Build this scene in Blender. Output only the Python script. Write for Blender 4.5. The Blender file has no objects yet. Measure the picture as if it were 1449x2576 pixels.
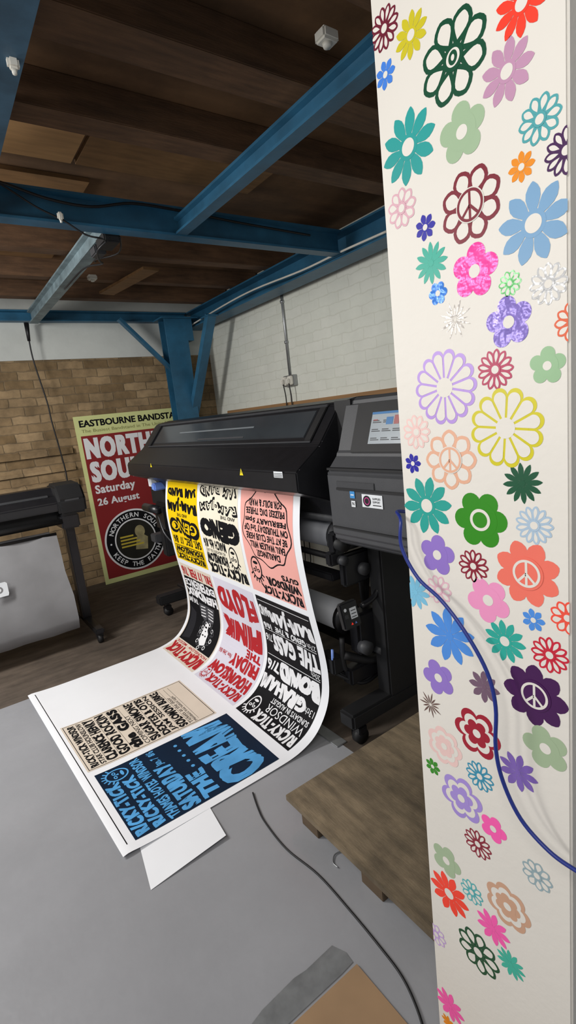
import bpy, bmesh, math, random
from mathutils import Vector, Matrix
random.seed(7)
bpy.context.scene.view_settings.view_transform = 'Standard'
COL = bpy.context.scene.collection
H = 1.42; F = 1280.0
ZA = Vector((-735, 6512, 1280)).normalized()
YA = Vector((-924, 188, -1280)); YA = (YA - YA.dot(ZA)*ZA).normalized()
XA = YA.cross(ZA)
EYE = Vector((0, 0, H))
def ray(px, py):
    d = Vector(((px-724.5)/F, -(py-1288)/F, -1))
    return Vector((XA.dot(d), YA.dot(d), ZA.dot(d)))
def at_z(px, py, z): d = ray(px, py); return EYE + d*((z-H)/d.z)
def at_x(px, py, x): d = ray(px, py); return EYE + d*(x/d.x)
def at_y(px, py, y): d = ray(px, py); return EYE + d*(y/d.y)
def proj(p):
    w = Vector(p)-EYE
    cx = XA.x*w.x+YA.x*w.y+ZA.x*w.z; cy = XA.y*w.x+YA.y*w.y+ZA.y*w.z; cz = XA.z*w.x+YA.z*w.y+ZA.z*w.z
    return (724.5+F*cx/-cz, 1288-F*cy/-cz)

# ---------------------------------------------------------------- materials
def lin(h):
    h = h.lstrip('#'); out = []
    for i in (0, 2, 4):
        c = int(h[i:i+2], 16)/255
        out.append(c/12.92 if c <= .04045 else ((c+.055)/1.055)**2.4)
    return out
MATS = {}
def M(name, col, rough=.6, metal=0.0, var=.08, scale=9, bump=0, bscale=60, emit=0, stretch=None, spec=.5, grime=0):
    if name in MATS: return MATS[name]
    m = bpy.data.materials.new(name); m.use_nodes = True; MATS[name] = m
    nt = m.node_tree; b = nt.nodes['Principled BSDF']; c = lin(col)
    tc = nt.nodes.new('ShaderNodeTexCoord'); mp = nt.nodes.new('ShaderNodeMapping')
    if stretch: mp.inputs['Scale'].default_value = stretch
    nt.links.new(tc.outputs['Object'], mp.inputs['Vector'])
    n = nt.nodes.new('ShaderNodeTexNoise'); n.inputs['Scale'].default_value = scale; n.inputs['Detail'].default_value = 5
    nt.links.new(mp.outputs['Vector'], n.inputs['Vector'])
    r = nt.nodes.new('ShaderNodeValToRGB')
    r.color_ramp.elements[0].position = .3; r.color_ramp.elements[1].position = .7
    r.color_ramp.elements[0].color = [max(0, x*(1-var)) for x in c]+[1]
    r.color_ramp.elements[1].color = [min(1, x*(1+var)) for x in c]+[1]
    nt.links.new(n.outputs['Fac'], r.inputs['Fac']); out = r.outputs['Color']
    if grime:
        g = nt.nodes.new('ShaderNodeTexNoise'); g.inputs['Scale'].default_value = 2.2; g.inputs['Detail'].default_value = 9; g.inputs['Roughness'].default_value = .7
        nt.links.new(tc.outputs['Object'], g.inputs['Vector'])
        gr = nt.nodes.new('ShaderNodeValToRGB'); gr.color_ramp.elements[0].position = .38; gr.color_ramp.elements[1].position = .6
        v = 1-grime; gr.color_ramp.elements[0].color = (v, v, v, 1); gr.color_ramp.elements[1].color = (1, 1, 1, 1)
        nt.links.new(g.outputs['Fac'], gr.inputs['Fac'])
        mx = nt.nodes.new('ShaderNodeMixRGB'); mx.blend_type = 'MULTIPLY'; mx.inputs[0].default_value = 1
        nt.links.new(out, mx.inputs[1]); nt.links.new(gr.outputs[0], mx.inputs[2]); out = mx.outputs[0]
    nt.links.new(out, b.inputs['Base Color'])
    b.inputs['Roughness'].default_value = rough; b.inputs['Metallic'].default_value = metal
    b.inputs['Specular IOR Level'].default_value = spec
    if emit:
        nt.links.new(out, b.inputs['Emission Color']); b.inputs['Emission Strength'].default_value = emit
    if bump:
        n2 = nt.nodes.new('ShaderNodeTexNoise'); n2.inputs['Scale'].default_value = bscale
        nt.links.new(mp.outputs['Vector'], n2.inputs['Vector'])
        bp = nt.nodes.new('ShaderNodeBump'); bp.inputs['Strength'].default_value = bump; bp.inputs['Distance'].default_value = .004
        nt.links.new(n2.outputs['Fac'], bp.inputs['Height']); nt.links.new(bp.outputs['Normal'], b.inputs['Normal'])
    return m
def brickmat(name, c1, c2, mortar, axes, rough=.9, bstr=.6, bw=.225, rh=.075, ms=.008, patch=.35, wob=.014, lump=0):
    m = bpy.data.materials.new(name); m.use_nodes = True; nt = m.node_tree; b = nt.nodes['Principled BSDF']
    tc = nt.nodes.new('ShaderNodeTexCoord'); sp = nt.nodes.new('ShaderNodeSeparateXYZ'); cb = nt.nodes.new('ShaderNodeCombineXYZ')
    nt.links.new(tc.outputs['Object'], sp.inputs[0])
    nt.links.new(sp.outputs[axes[0]], cb.inputs[0]); nt.links.new(sp.outputs[axes[1]], cb.inputs[1])
    nz = nt.nodes.new('ShaderNodeTexNoise'); nz.inputs['Scale'].default_value = 14
    nt.links.new(cb.outputs[0], nz.inputs['Vector'])
    mx0 = nt.nodes.new('ShaderNodeVectorMath'); mx0.operation = 'MULTIPLY_ADD'
    mx0.inputs[1].default_value = (wob, wob, 0); nt.links.new(nz.outputs['Color'], mx0.inputs[0]); nt.links.new(cb.outputs[0], mx0.inputs[2])
    br = nt.nodes.new('ShaderNodeTexBrick'); nt.links.new(mx0.outputs[0], br.inputs['Vector'])
    br.inputs['Color1'].default_value = lin(c1)+[1]; br.inputs['Color2'].default_value = lin(c2)+[1]; br.inputs['Mortar'].default_value = lin(mortar)+[1]
    br.inputs['Scale'].default_value = 1; br.inputs['Brick Width'].default_value = bw; br.inputs['Row Height'].default_value = rh
    br.inputs['Mortar Size'].default_value = ms; br.inputs['Mortar Smooth'].default_value = .8
    n2 = nt.nodes.new('ShaderNodeTexNoise'); n2.inputs['Scale'].default_value = 5; n2.inputs['Detail'].default_value = 9; n2.inputs['Roughness'].default_value = .65
    nt.links.new(cb.outputs[0], n2.inputs['Vector'])
    rp = nt.nodes.new('ShaderNodeValToRGB'); rp.color_ramp.elements[0].position = .35; rp.color_ramp.elements[1].position = .65
    v = 1-patch; rp.color_ramp.elements[0].color = (v, v, v, 1); rp.color_ramp.elements[1].color = (1, 1, 1, 1)
    nt.links.new(n2.outputs['Fac'], rp.inputs['Fac'])
    mx = nt.nodes.new('ShaderNodeMixRGB'); mx.blend_type = 'MULTIPLY'; mx.inputs[0].default_value = 1
    nt.links.new(br.outputs['Color'], mx.inputs[1]); nt.links.new(rp.outputs[0], mx.inputs[2]); nt.links.new(mx.outputs[0], b.inputs['Base Color'])
    bp = nt.nodes.new('ShaderNodeBump'); bp.inputs['Strength'].default_value = bstr; bp.inputs['Distance'].default_value = .006; bp.invert = True
    nt.links.new(br.outputs['Fac'], bp.inputs['Height'])
    b2 = nt.nodes.new('ShaderNodeBump'); b2.inputs['Strength'].default_value = lump; b2.inputs['Distance'].default_value = .012
    nt.links.new(n2.outputs['Fac'], b2.inputs['Height']); nt.links.new(bp.outputs['Normal'], b2.inputs['Normal']); nt.links.new(b2.outputs['Normal'], b.inputs['Normal'])
    b.inputs['Roughness'].default_value = rough
    return m

# ---------------------------------------------------------------- mesh builder
def smooth_pts(pts, k=6):
    pts = [Vector(p) for p in pts]; out = []
    for i in range(len(pts)-1):
        p0 = pts[max(i-1, 0)]; p1 = pts[i]; p2 = pts[i+1]; p3 = pts[min(i+2, len(pts)-1)]
        for j in range(k):
            t = j/k
            out.append(.5*((2*p1)+(p2-p0)*t+(2*p0-5*p1+4*p2-p3)*t*t+(3*p1-p0-3*p2+p3)*t**3))
    out.append(pts[-1]); return out
class MB:
    def __init__(s): s.bm = bmesh.new(); s.mats = []
    def mi(s, m):
        if m not in s.mats: s.mats.append(m)
        return s.mats.index(m)
    def merge(s, t, m, smooth=False):
        k = s.mi(m); mp = {}
        for v in t.verts: mp[v] = s.bm.verts.new(v.co)
        for f in t.faces:
            try: g = s.bm.faces.new([mp[v] for v in f.verts])
            except ValueError: continue
            g.material_index = k; g.smooth = smooth
        t.free()
    def box(s, lo, hi, m, bev=0, rot=None, piv=None, seg=2):
        t = bmesh.new(); bmesh.ops.create_cube(t, size=1)
        lo = Vector(lo); hi = Vector(hi); c = (lo+hi)/2; d = hi-lo
        for v in t.verts: v.co = Vector((v.co.x*d.x, v.co.y*d.y, v.co.z*d.z))+c
        if bev: bmesh.ops.bevel(t, geom=list(t.edges), offset=bev, segments=seg, affect='EDGES')
        if rot:
            pv = Vector(piv) if piv else c
            for v in t.verts: v.co = rot @ (v.co-pv)+pv
        s.merge(t, m); return s
    def prism(s, prof, axis, a, b, m, bev=0):
        t = bmesh.new(); r = []
        for w in (a, b):
            q = []
            for (p1, p2) in prof:
                q.append(t.verts.new({'x': (w, p1, p2), 'y': (p1, w, p2), 'z': (p1, p2, w)}[axis]))
            r.append(q)
        n = len(prof); t.faces.new(r[0]); t.faces.new(list(reversed(r[1])))
        for i in range(n): t.faces.new((r[0][i], r[0][(i+1) % n], r[1][(i+1) % n], r[1][i]))
        bmesh.ops.recalc_face_normals(t, faces=list(t.faces))
        if bev: bmesh.ops.bevel(t, geom=list(t.edges), offset=bev, segments=2, affect='EDGES')
        s.merge(t, m); return s
    def tube(s, pts, r, m, seg=10, sm=0, r2=None):
        if sm: pts = smooth_pts(pts, sm)
        pts = [Vector(p) for p in pts]; t = bmesh.new(); rings = []
        n = len(pts); up = None
        for i, p in enumerate(pts):
            d = (pts[min(i+1, n-1)]-pts[max(i-1, 0)]).normalized()
            if up is None: up = d.orthogonal().normalized()
            up = (up-d*up.dot(d)).normalized(); sd = d.cross(up)
            rr = r if r2 is None else r+(r2-r)*i/(n-1)
            rings.append([t.verts.new(p+(up*math.cos(a)+sd*math.sin(a))*rr) for a in [2*math.pi*j/seg for j in range(seg)]])
        for i in range(n-1):
            for j in range(seg):
                t.faces.new((rings[i][j], rings[i][(j+1) % seg], rings[i+1][(j+1) % seg], rings[i+1][j]))
        t.faces.new(list(reversed(rings[0]))); t.faces.new(rings[-1])
        s.merge(t, m, True); return s
    def ibeam(s, axis, a, b, c, w, h, m, tf=.011, tw=.009):
        x, z = c; w2 = w/2
        pr = [(x-w2, z), (x+w2, z), (x+w2, z+tf), (x+tw, z+tf*1.6), (x+tw, z+h-tf*1.6), (x+w2, z+h-tf), (x+w2, z+h), (x-w2, z+h), (x-w2, z+h-tf), (x-tw, z+h-tf*1.6), (x-tw, z+tf*1.6), (x-w2, z+tf)]
        return s.prism(pr, axis, a, b, m)
    def quad(s, pts, m):
        k = s.mi(m); f = s.bm.faces.new([s.bm.verts.new(p) for p in pts]); f.material_index = k; return s
    def build(s, name, parent=None, label=None):
        me = bpy.data.meshes.new(name)
        off = Vector(parent['_o']) if parent is not None and '_o' in parent else Vector((0, 0, 0))
        for v in s.bm.verts: v.co -= off
        s.bm.to_mesh(me); s.bm.free()
        for m in s.mats: me.materials.append(m)
        o = bpy.data.objects.new(name, me); COL.objects.link(o)
        if parent is not None: o.parent = parent; o['_o'] = list(off)
        if label: o['label'] = label
        return o
def thing(name, label, cat, loc=(0, 0, 0), group=None):
    o = bpy.data.objects.new(name, None); COL.objects.link(o); o.location = loc
    o['label'] = label; o['category'] = cat; o['_o'] = list(loc); o.empty_display_size = .05
    if group: o['group'] = group
    return o
def tag(o, label, cat, group=None):
    o['label'] = label; o['category'] = cat
    if group: o['group'] = group
    return o
def struct(o): o['kind'] = 'structure'; return o

# ---------------------------------------------------------------- flat artwork
GC = {}; HAND = [False]
def glyphs(s, bold, space=1):
    key = (s, bold, space)
    if key in GC: return GC[key]
    cu = bpy.data.curves.new('t', 'FONT'); cu.body = s; cu.size = 1; cu.offset = bold; cu.resolution_u = 3; cu.fill_mode = 'FRONT'; cu.space_character = space
    ob = bpy.data.objects.new('t', cu); COL.objects.link(ob)
    dg = bpy.context.evaluated_depsgraph_get(); dg.update()
    e = ob.evaluated_get(dg); me = e.to_mesh()
    vs = [(v.co.x, v.co.y) for v in me.vertices]; fs = [tuple(p.vertices) for p in me.polygons]
    e.to_mesh_clear(); bpy.data.objects.remove(ob); bpy.data.curves.remove(cu)
    x0 = min(v[0] for v in vs); x1 = max(v[0] for v in vs); y0 = min(v[1] for v in vs); y1 = max(v[1] for v in vs)
    vs = [((x-x0)/max(x1-x0, 1e-6), (y-y0)/max(y1-y0, 1e-6)) for x, y in vs]
    GC[key] = (vs, fs, (x1-x0)/max(y1-y0, 1e-6)); return GC[key]
class Art:
    def __init__(s): s.it = []
    def add(s, pts, faces, m, l): s.it.append((pts, faces, m, l)); return s
    def text(s, t, x, y, w, h, m, l=2, bold=.018, warp=None):
        vs, fs, asp = glyphs(t, min(bold, .02), 1+min(bold, .12)*1.6 if bold > .03 else 1)
        if w is None: w = h*asp
        n = max(1, len(t)); ph = (sum(map(ord, t)) % 17)*.7
        hand = HAND[0] and (bold >= .05 or warp)
        if bold > .02: e = min(w/n*.75, h)*bold; sh_ = [(-e, -e*.6), (e, -e*.6), (-e, e*.6), (e, e*.6)]; x += e; w -= 2*e; y += e*.6; h -= 1.2*e
        else: sh_ = [(0, 0)]
        for k, (ex, ey) in enumerate(sh_):
            P = []
            for (a, b) in vs:
                if hand:
                    q = a*n
                    a, b = (a+(.16/n)*math.sin(b*3.4+ph)*math.sin(q*1.9+ph), .5+(b-.5)*(.93+.08*math.sin(q*1.55+ph))+.03*math.sin(q*2.4+ph))
                a2, b2 = warp(a, b) if warp else (a, b)
                P.append((x+ex+a2*w, y+ey+b2*h))
            s.add(P, fs, m, l+.15*k)
        return s
    def rect(s, x, y, w, h, m, l=1): return s.poly([(x, y), (x+w, y), (x+w, y+h), (x, y+h)], m, l)
    def poly(s, pts, m, l=1): return s.add(pts, [tuple(range(len(pts)))], m, l)
    def ell(s, x, y, rx, ry, m, l=1, n=36): return s.poly([(x+rx*math.cos(2*math.pi*i/n), y+ry*math.sin(2*math.pi*i/n)) for i in range(n)], m, l)
    def ring(s, x, y, r, r2, m, l=1, n=40):
        P = [(x+q*math.cos(2*math.pi*i/n), y+q*math.sin(2*math.pi*i/n)) for q in (r, r2) for i in range(n)]
        return s.add(P, [(i, (i+1) % n, n+(i+1) % n, n+i) for i in range(n)], m, l)
    def frame(s, x, y, w, h, t, m, l=2):
        s.rect(x, y, w, t, m, l); s.rect(x, y+h-t, w, t, m, l); s.rect(x, y+t, t, h-2*t, m, l); return s.rect(x+w-t, y+t, t, h-2*t, m, l)
    def line(s, a, b, t, m, l=2):
        dx, dy = b[0]-a[0], b[1]-a[1]; q = math.hypot(dx, dy); nx, ny = -dy/q*t/2, dx/q*t/2
        return s.poly([(a[0]+nx, a[1]+ny), (a[0]-nx, a[1]-ny), (b[0]-nx, b[1]-ny), (b[0]+nx, b[1]+ny)], m, l)
    def arctext(s, t, cx, cy, r, h, a0, a1, m, l=3, flip=False):
        n = len(t)
        for i, ch in enumerate(t):
            if ch == ' ': continue
            a = math.radians(a0+(a1-a0)*(i/(n-1) if n > 1 else 0)); vs, fs, asp = glyphs(ch, .02)
            w = h*min(asp, 1.1); P = []
            for (u, v) in vs:
                u = (u-.5)*w; v = (v-.5)*h
                ang = a-math.pi/2 if not flip else a+math.pi/2
                P.append((cx+r*math.cos(a)+u*math.cos(ang)-v*math.sin(ang), cy+r*math.sin(a)+u*math.sin(ang)+v*math.cos(ang)))
            s.add(P, fs, m, l)
        return s
    def build(s, name, parent, fn, cv=(), clip=None, label=None):
        bm = bmesh.new(); mats = []
        for pts, faces, m, l in s.it:
            if m not in mats: mats.append(m)
            vs = [bm.verts.new((p[0], p[1], l*.01)) for p in pts]
            for f in faces:
                try: g = bm.faces.new([vs[i] for i in f]); g.material_index = mats.index(m)
                except ValueError: pass
        def cut(co, no, clear=False):
            bmesh.ops.bisect_plane(bm, geom=list(bm.verts)+list(bm.edges)+list(bm.faces), plane_co=co, plane_no=no, clear_outer=clear, dist=1e-6)
        if clip:
            u0, u1, v0, v1 = clip
            cut((u0, 0, 0), (-1, 0, 0), True); cut((u1, 0, 0), (1, 0, 0), True); cut((0, v0, 0), (0, -1, 0), True); cut((0, v1, 0), (0, 1, 0), True)
        for c in cv: cut((0, c, 0), (0, 1, 0))
        off = Vector(parent['_o']) if parent is not None and '_o' in parent else Vector((0, 0, 0))
        for v in bm.verts: v.co = fn(v.co.x, v.co.y, v.co.z*100)-off
        me = bpy.data.meshes.new(name); bm.to_mesh(me); bm.free()
        for m in mats: me.materials.append(m)
        o = bpy.data.objects.new(name, me); COL.objects.link(o)
        if parent is not None: o.parent = parent; o['_o'] = list(off)
        if label: o['label'] = label
        return o
def plane(o, u, v, eps=.0005):
    o = Vector(o); u = Vector(u); v = Vector(v); n = u.cross(v).normalized()
    return lambda a, b, l: o+u*a+v*b+n*(eps*l)

# ---------------------------------------------------------------- palette
m_grey = M('painted floor', '#96979b', .26, 0, .05, 3, .2, 30, grime=.06)
m_brownfl = M('old boards floor', '#5a4f45', .7, 0, .3, 5, .3, 30, stretch=(1, 4, 1), grime=.35)
m_blue = M('blue steel paint', '#2c6484', .45, 0, .2, 7, .15, 25, grime=.25)
m_blued = M('blue dark steel', '#3c5d74', .5, .1, .3, 9, grime=.3)
m_chan = M('worn channel steel', '#7b8d93', .5, .1, .3, 12, grime=.3)
m_wood = M('joist wood', '#664a33', .8, 0, .3, 6, .3, 30, stretch=(1, 8, 8), grime=.35)
m_deck = M('ceiling board', '#6c4f34', .85, 0, .3, 3, .2, 20, stretch=(.6, 3, 1), grime=.4)
m_ply_lit = M('lit plywood', '#b0885a', .7, 0, .15, 5, stretch=(1, 6, 1))  # plywood brown, made paler to paint light falling on the ceiling panel
m_ply2 = M('brown plywood', '#84623d', .7, 0, .2, 5, stretch=(1, 6, 1), grime=.25)
m_blk_wood = M('block wood', '#5a4a38', .8, 0, .2, 8)
m_plank = M('trim plank', '#94704a', .7, 0, .2, 7, stretch=(1, .2, 6))
m_platf = M('platform plywood', '#7d6e58', .8, 0, .35, 6, .3, 40, stretch=(5, 1, 1), grime=.5)
m_white = M('paper white', '#eff1f5', .4, 0, .01)
m_pillar = M('pillar paint', '#e2ddd4', .5, 0, .02, 4, .1, 90)
m_black = M('printer black', '#1a1a1d', .32, 0, .12, 20, .05, 300)
m_blackm = M('matt black', '#151517', .6, 0, .15, 20)
m_dgrey = M('printer charcoal', '#3a3b3e', .5, 0, .06, 20, .08, 300)
m_cab = M('cabinet grey', '#454649', .5, 0, .04, 20, .08, 300)
m_glass = M('smoked window', '#34383c', .1, 0, .2, 3)
m_silver = M('silver metal', '#a9abad', .4, .8, .12, 20)
m_rail = M('light strip', '#6e7478', .35, 0, .05)
m_plast = M('white plastic', '#dcd9cf', .4)
m_yel = M('warning yellow', '#e8d41e', .5)
m_bluep = M('blue lever plastic', '#6f8fd8', .4)
m_scr = M('lit screen', '#9ea6ac', .2, 0, .03, 9, emit=.1)
m_scrb = M('screen blue block', '#4a78a8', .2, emit=.1)
m_scrr = M('screen red block', '#a06464', .2, emit=.1)
m_fabric = M('grey basket fabric', '#808082', .8, 0, .1, 5, .4, 12)
m_roll = M('roll vinyl', '#8d8f95', .5, 0, .05)
m_rollw = M('white roll', '#b8babe', .5, 0, .05)
m_ink = M('ink black', '#15151a', .5, 0, .1)
m_cable = M('black cable', '#131316', .5)
m_bcable = M('blue cable', '#182c80', .4)
m_tape = M('silver tape', '#8b8e90', .35, .4, .15, 25, .4, 30)
m_card = M('brown cardboard', '#94785a', .8, 0, .08)
m_label = M('sticker white', '#e0e4e8', .5)
m_lblue = M('sticker blue', '#3f8fd0', .5)

# ---------------------------------------------------------------- the setting
b = MB()
b.quad([(-3, -2, 0), (1.2, -2, 0), (1.2, 3.08, 0), (-3, 3.08, 0)], m_grey)
b.quad([(1.2, -2, 0), (2.7, -2, 0), (2.7, 3.08, 0), (1.2, 3.08, 0)], m_brownfl)
b.quad([(-3, 3.08, 0), (2.7, 3.08, 0), (2.7, 5.05, 0), (-3, 5.05, 0)], m_brownfl)
struct(b.build('floor'))
mb_brick = brickmat('tan brick', '#ba9e78', '#89704e', '#8a765a', ('X', 'Z'), .9, .5, .225, .075, .007, .5, .024, .5)
mb_wall = brickmat('cream painted brick', '#e2e3d9', '#dddfd4', '#d5d6ca', ('Y', 'Z'), .7, .16, .225, .075, .006, .08, .03, .5)
m_wwhite = M('white painted band', '#d3d6d1', .8, 0, .06, 3, .2, 30, grime=.1)
b = MB()
b.box((-3, 4.99, 0), (2.7, 5.1, 2.1), mb_brick)
b.box((-3, 4.97, 2.1), (2.7, 5.1, 2.66), m_wwhite)
b.box((-3, 4.955, 1.27), (1.1, 4.99, 1.32), mb_brick); b.box((-3, 4.955, .97), (1.1, 4.99, 1.03), mb_brick); b.box((-3, 4.965, 1.12), (1.1, 4.99, 1.15), mb_brick)
struct(b.build('wall_back'))
b = MB(); b.box((2.64, -2, 0), (2.75, 4.99, 2.66), mb_wall); struct(b.build('wall_right'))
b = MB(); b.box((2.6, .4, 1.435), (2.64, 4.7, 1.5), m_plank, .004); struct(b.build('trim_1'))
b = MB(); b.box((-3, -2, 2.62), (2.75, 5.1, 2.66), m_deck)
ceil = struct(b.build('ceiling')); ceil['_o'] = [0, 0, 0]
for y, w in ((.72, .07), (1.12, .1), (1.58, .15), (2.03, .12), (2.95, .07), (3.4, .1), (3.95, .08), (4.5, .09)):
    b = MB(); b.box((-3, y-w/2, 2.5), (2.62, y+w/2, 2.62), m_wood, .003); b.build('joist', ceil)
for (x0, x1, y0, y1, mm) in ((.4, .78, 2.09, 2.53, m_ply_lit), (.8, 1.7, 2.09, 2.53, m_ply2), (.45, .9, 2.68, 2.9, m_ply2), (.5, 1.25, 3.0, 3.3, m_ply2), (.2, .95, 3.5, 3.85, m_ply2)):
    b = MB(); b.box((x0, y0, 2.6), (x1, y1, 2.619), mm); b.build('plywood_panel', ceil)

# steel frame
def steel(name, label, fn, cat='steel beam'):
    b = MB(); fn(b); return tag(b.build(name), label, cat)
steel('steel_beam', 'blue steel beam crossing from the left edge, meeting the wall beam above the printer',
      lambda b: b.ibeam('x', -3, 2.385, (2.6, 2.36), .076, .139, m_blue))
steel('steel_beam', 'blue steel beam running from the crossing beam toward the flower pillar top',
      lambda b: b.ibeam('y', -2, 2.56, (1.287, 2.365), .06, .078, m_blue))
steel('steel_beam', 'dark blue steel beam cut off by the upper left corner of the photo',
      lambda b: b.ibeam('y', -2, 2.56, (.365, 2.36), .076, .139, m_blued))
steel('steel_beam', 'worn grey blue steel channel carrying the tangle of black leads',
      lambda b: b.ibeam('y', 2.64, 4.88, (.965, 2.385), .07, .1, m_chan))
steel('steel_beam', 'blue steel beam along the top of the tan brick wall',
      lambda b: b.ibeam('x', -3, 2.38, (4.93, 2.41), .08, .089, m_blue))
steel('steel_beam', 'long blue steel beam along the top of the cream painted wall',
      lambda b: b.ibeam('y', -2, 4.96, (2.475, 2.34), .17, .16, m_blue))
post = thing('steel_post', 'blue steel post with two braces standing in the room corner', 'steel post', (2.17, 4.77, 0))
b = MB()
b.box((2.06, 4.70, 0), (2.28, 4.712, 2.4), m_blue); b.box((2.06, 4.83, 0), (2.28, 4.842, 2.4), m_blue); b.box((2.163, 4.712, 0), (2.177, 4.83, 2.4), m_blue)
b.box((2.02, 4.66, 2.4), (2.39, 4.88, 2.412), m_blue); b.box((2.28, 4.7, 2.2), (2.34, 4.84, 2.4), m_blue)
b.build('column', post)
def bar(b, p, q, w, t, m):
    p = Vector(p); q = Vector(q); d = q-p; L = d.length
    rot = d.to_track_quat('X', 'Z').to_matrix(); c = (p+q)/2
    b.box(c-Vector((L/2, w/2, t/2)), c+Vector((L/2, w/2, t/2)), m, 0, rot)
b = MB(); bar(b, (1.66, 4.78, 2.41), (2.14, 4.78, 1.9), .06, .028, m_blue); b.build('brace', post)
b = MB(); bar(b, (2.33, 4.28, 2.35), (2.26, 4.76, 1.52), .09, .05, m_blue); bar(b, (2.33, 4.24, 2.34), (2.33, 4.4, 2.34), .1, .012, m_blue); b.build('brace', post)
b = MB(); p = at_z(268, 738, 2.49); q = at_z(380, 676, 2.49); bar(b, p, q, .12, .018, m_ply2); b.build('cross_plank', ceil)

# ---------------------------------------------------------------- pillar with flowers
PX = .66
pl = thing('flower_pillar', 'white square pillar covered with colourful flower stickers in the foreground', 'pillar', (.8, .46, 0))
b = MB(); b.box((PX, .322, 0), (.94, .606, 2.619), m_pillar, .003); b.build('column', pl)
def rotp(P, ang):
    ca, sa = math.cos(ang), math.sin(ang); return [(x*ca-y*sa, x*sa+y*ca) for x, y in P]
def petal(r0, r1, w, ang, k=1.4, q=.65, m=9):
    L = [(r0+(r1-r0)*(.5-.5*math.cos(math.pi*i/m)), w*max(0, math.sin(math.pi*(.5-.5*math.cos(math.pi*i/m))**k))**q) for i in range(m+1)]
    return rotp([(r, h) for r, h in L]+[(r, -h) for r, h in reversed(L[1:-1])], ang)
def wedge(r0, r1, n, gap, ang):
    T = math.tan(math.pi/n); rc = (r1+gap)/(1+T); hc = rc*T-gap; h0 = max(.0005*r1, r0*T-gap)
    P = [(r0, h0)]+[(rc+hc*math.sin(a), hc*math.cos(a)) for a in [math.pi*i/12 for i in range(13)]]+[(r0, -h0)]
    return rotp(P, ang)
def peace(a, R, col, bg, l):
    a.ell(0, 0, R, R, bg, l); a.ring(0, 0, R*.95, R*.78, col, l+1)
    a.line((0, R*.9), (0, -R*.9), R*.17, col, l+1.3)
    for s in (-1, 1): a.line((0, 0), (s*R*.6, -R*.62), R*.17, col, l+1.6+.3*s)
def flower(cx, cy, r, st, col, n, rot=0, foil=False):
    m = M(('foil ' if foil else 'vinyl ')+col, col, .25 if foil else .36, .15 if foil else 0, .03, 12, .9 if foil else 0, 60)
    c = at_x(cx, cy, PX)
    p0 = proj(c); p1 = proj(c+Vector((0, -.02, 0))); p2 = proj(c+Vector((0, 0, .02)))
    sc = (math.dist(p0, p1)+math.dist(p0, p2))/.04
    R = r*1.04/sc; a = Art(); W = m_pillar; off = math.radians(rot)
    A = [(off+2*math.pi*i/n, (2 if (i == n-1 and n % 2) else i % 2)*.3) for i in range(n)]
    sw = math.sin(math.pi/n)
    base = st.split('+')[0]
    if base == 'solid':
        fat = '+peacew' in st
        for g, e in A: a.poly(petal(R*.05, R, R*(.72 if fat else .6)*sw, g, 1.6, .62 if fat else .8), m, 1+e)
        a.ell(0, 0, R*.34, R*.34, m, 2); a.ell(0, 0, R*.23, R*.23, W, 3)
    elif base == 'full':
        for g, e in A: a.poly(petal(0, R, R*.55*sw, g, 1.5, .8), m, 1+e)
        a.ell(0, 0, R*.15, R*.15, m, 2)
    elif base == 'star':
        for j, (g, e) in enumerate(A): a.poly(petal(R*.08, R*(1 if j % 2 else .75), R*.06, g, 1, 1), m, 1)
    elif base == 'out':
        th = R*.1; pw = R*.8*sw
        for g, e in A: a.poly(petal(R*.15, R, pw, g, 1.6, .62), m, 1+e)
        for g, e in A: a.poly(petal(R*.34, R*.89, max(pw-th, R*.045), g, 1.4, .7), W, 2)
        a.ell(0, 0, R*.3, R*.3, m, 3); a.ell(0, 0, R*.2, R*.2, W, 4)
    elif base == 'merge':
        for g, e in A: a.poly(wedge(R*.2, R, n, 0, g), m, 1+e)
        a.ell(0, 0, R*.6, R*.6, m, 2)
        for g, e in A: a.poly(wedge(R*.2, R*.9, n, R*.032, g), W, 3)
        a.ell(0, 0, R*.26, R*.26, W, 4)
    elif base in ('blob', 'nest'):
        d = R*.6; pr = R*.4 if n <= 5 else R*.34
        def bl(f, mm, l):
            for g, e in A: a.ell(d*math.cos(g)*f, d*math.sin(g)*f, pr*f, pr*f, mm, l+e, 20)
            a.ell(0, 0, d*f, d*f, mm, l+.85, 24)
        if base == 'blob': bl(1, m, 1); a.ell(0, 0, R*.24, R*.24, W, 3)
        else: bl(1, m, 1); bl(.78, W, 2); bl(.56, m, 3); a.ell(0, 0, R*.16, R*.16, W, 5)
    if '+bigring' in st: a.ell(0, 0, R*.36, R*.36, W, 4); a.ell(0, 0, R*.26, R*.26, m, 5)
    if '+dot' in st: a.ell(0, 0, R*.13, R*.16, m, 5); a.ell(0, 0, R*.05, R*.07, W, 6)
    if '+peacew' in st: a.ell(0, 0, R*.5, R*.5, m, 5); peace(a, R*.44, W, m, 6)
    elif '+peace' in st: a.ell(0, 0, R*.46, R*.46, W, 5); peace(a, R*.45, m, W, 6)
    a.build('flower_sticker', pl, lambda u, v, l: Vector((PX-.0002-.00018*l, c.y-u, c.z+v)), clip=(c.y-.6045, c.y-.3235, -1, 1))
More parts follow.
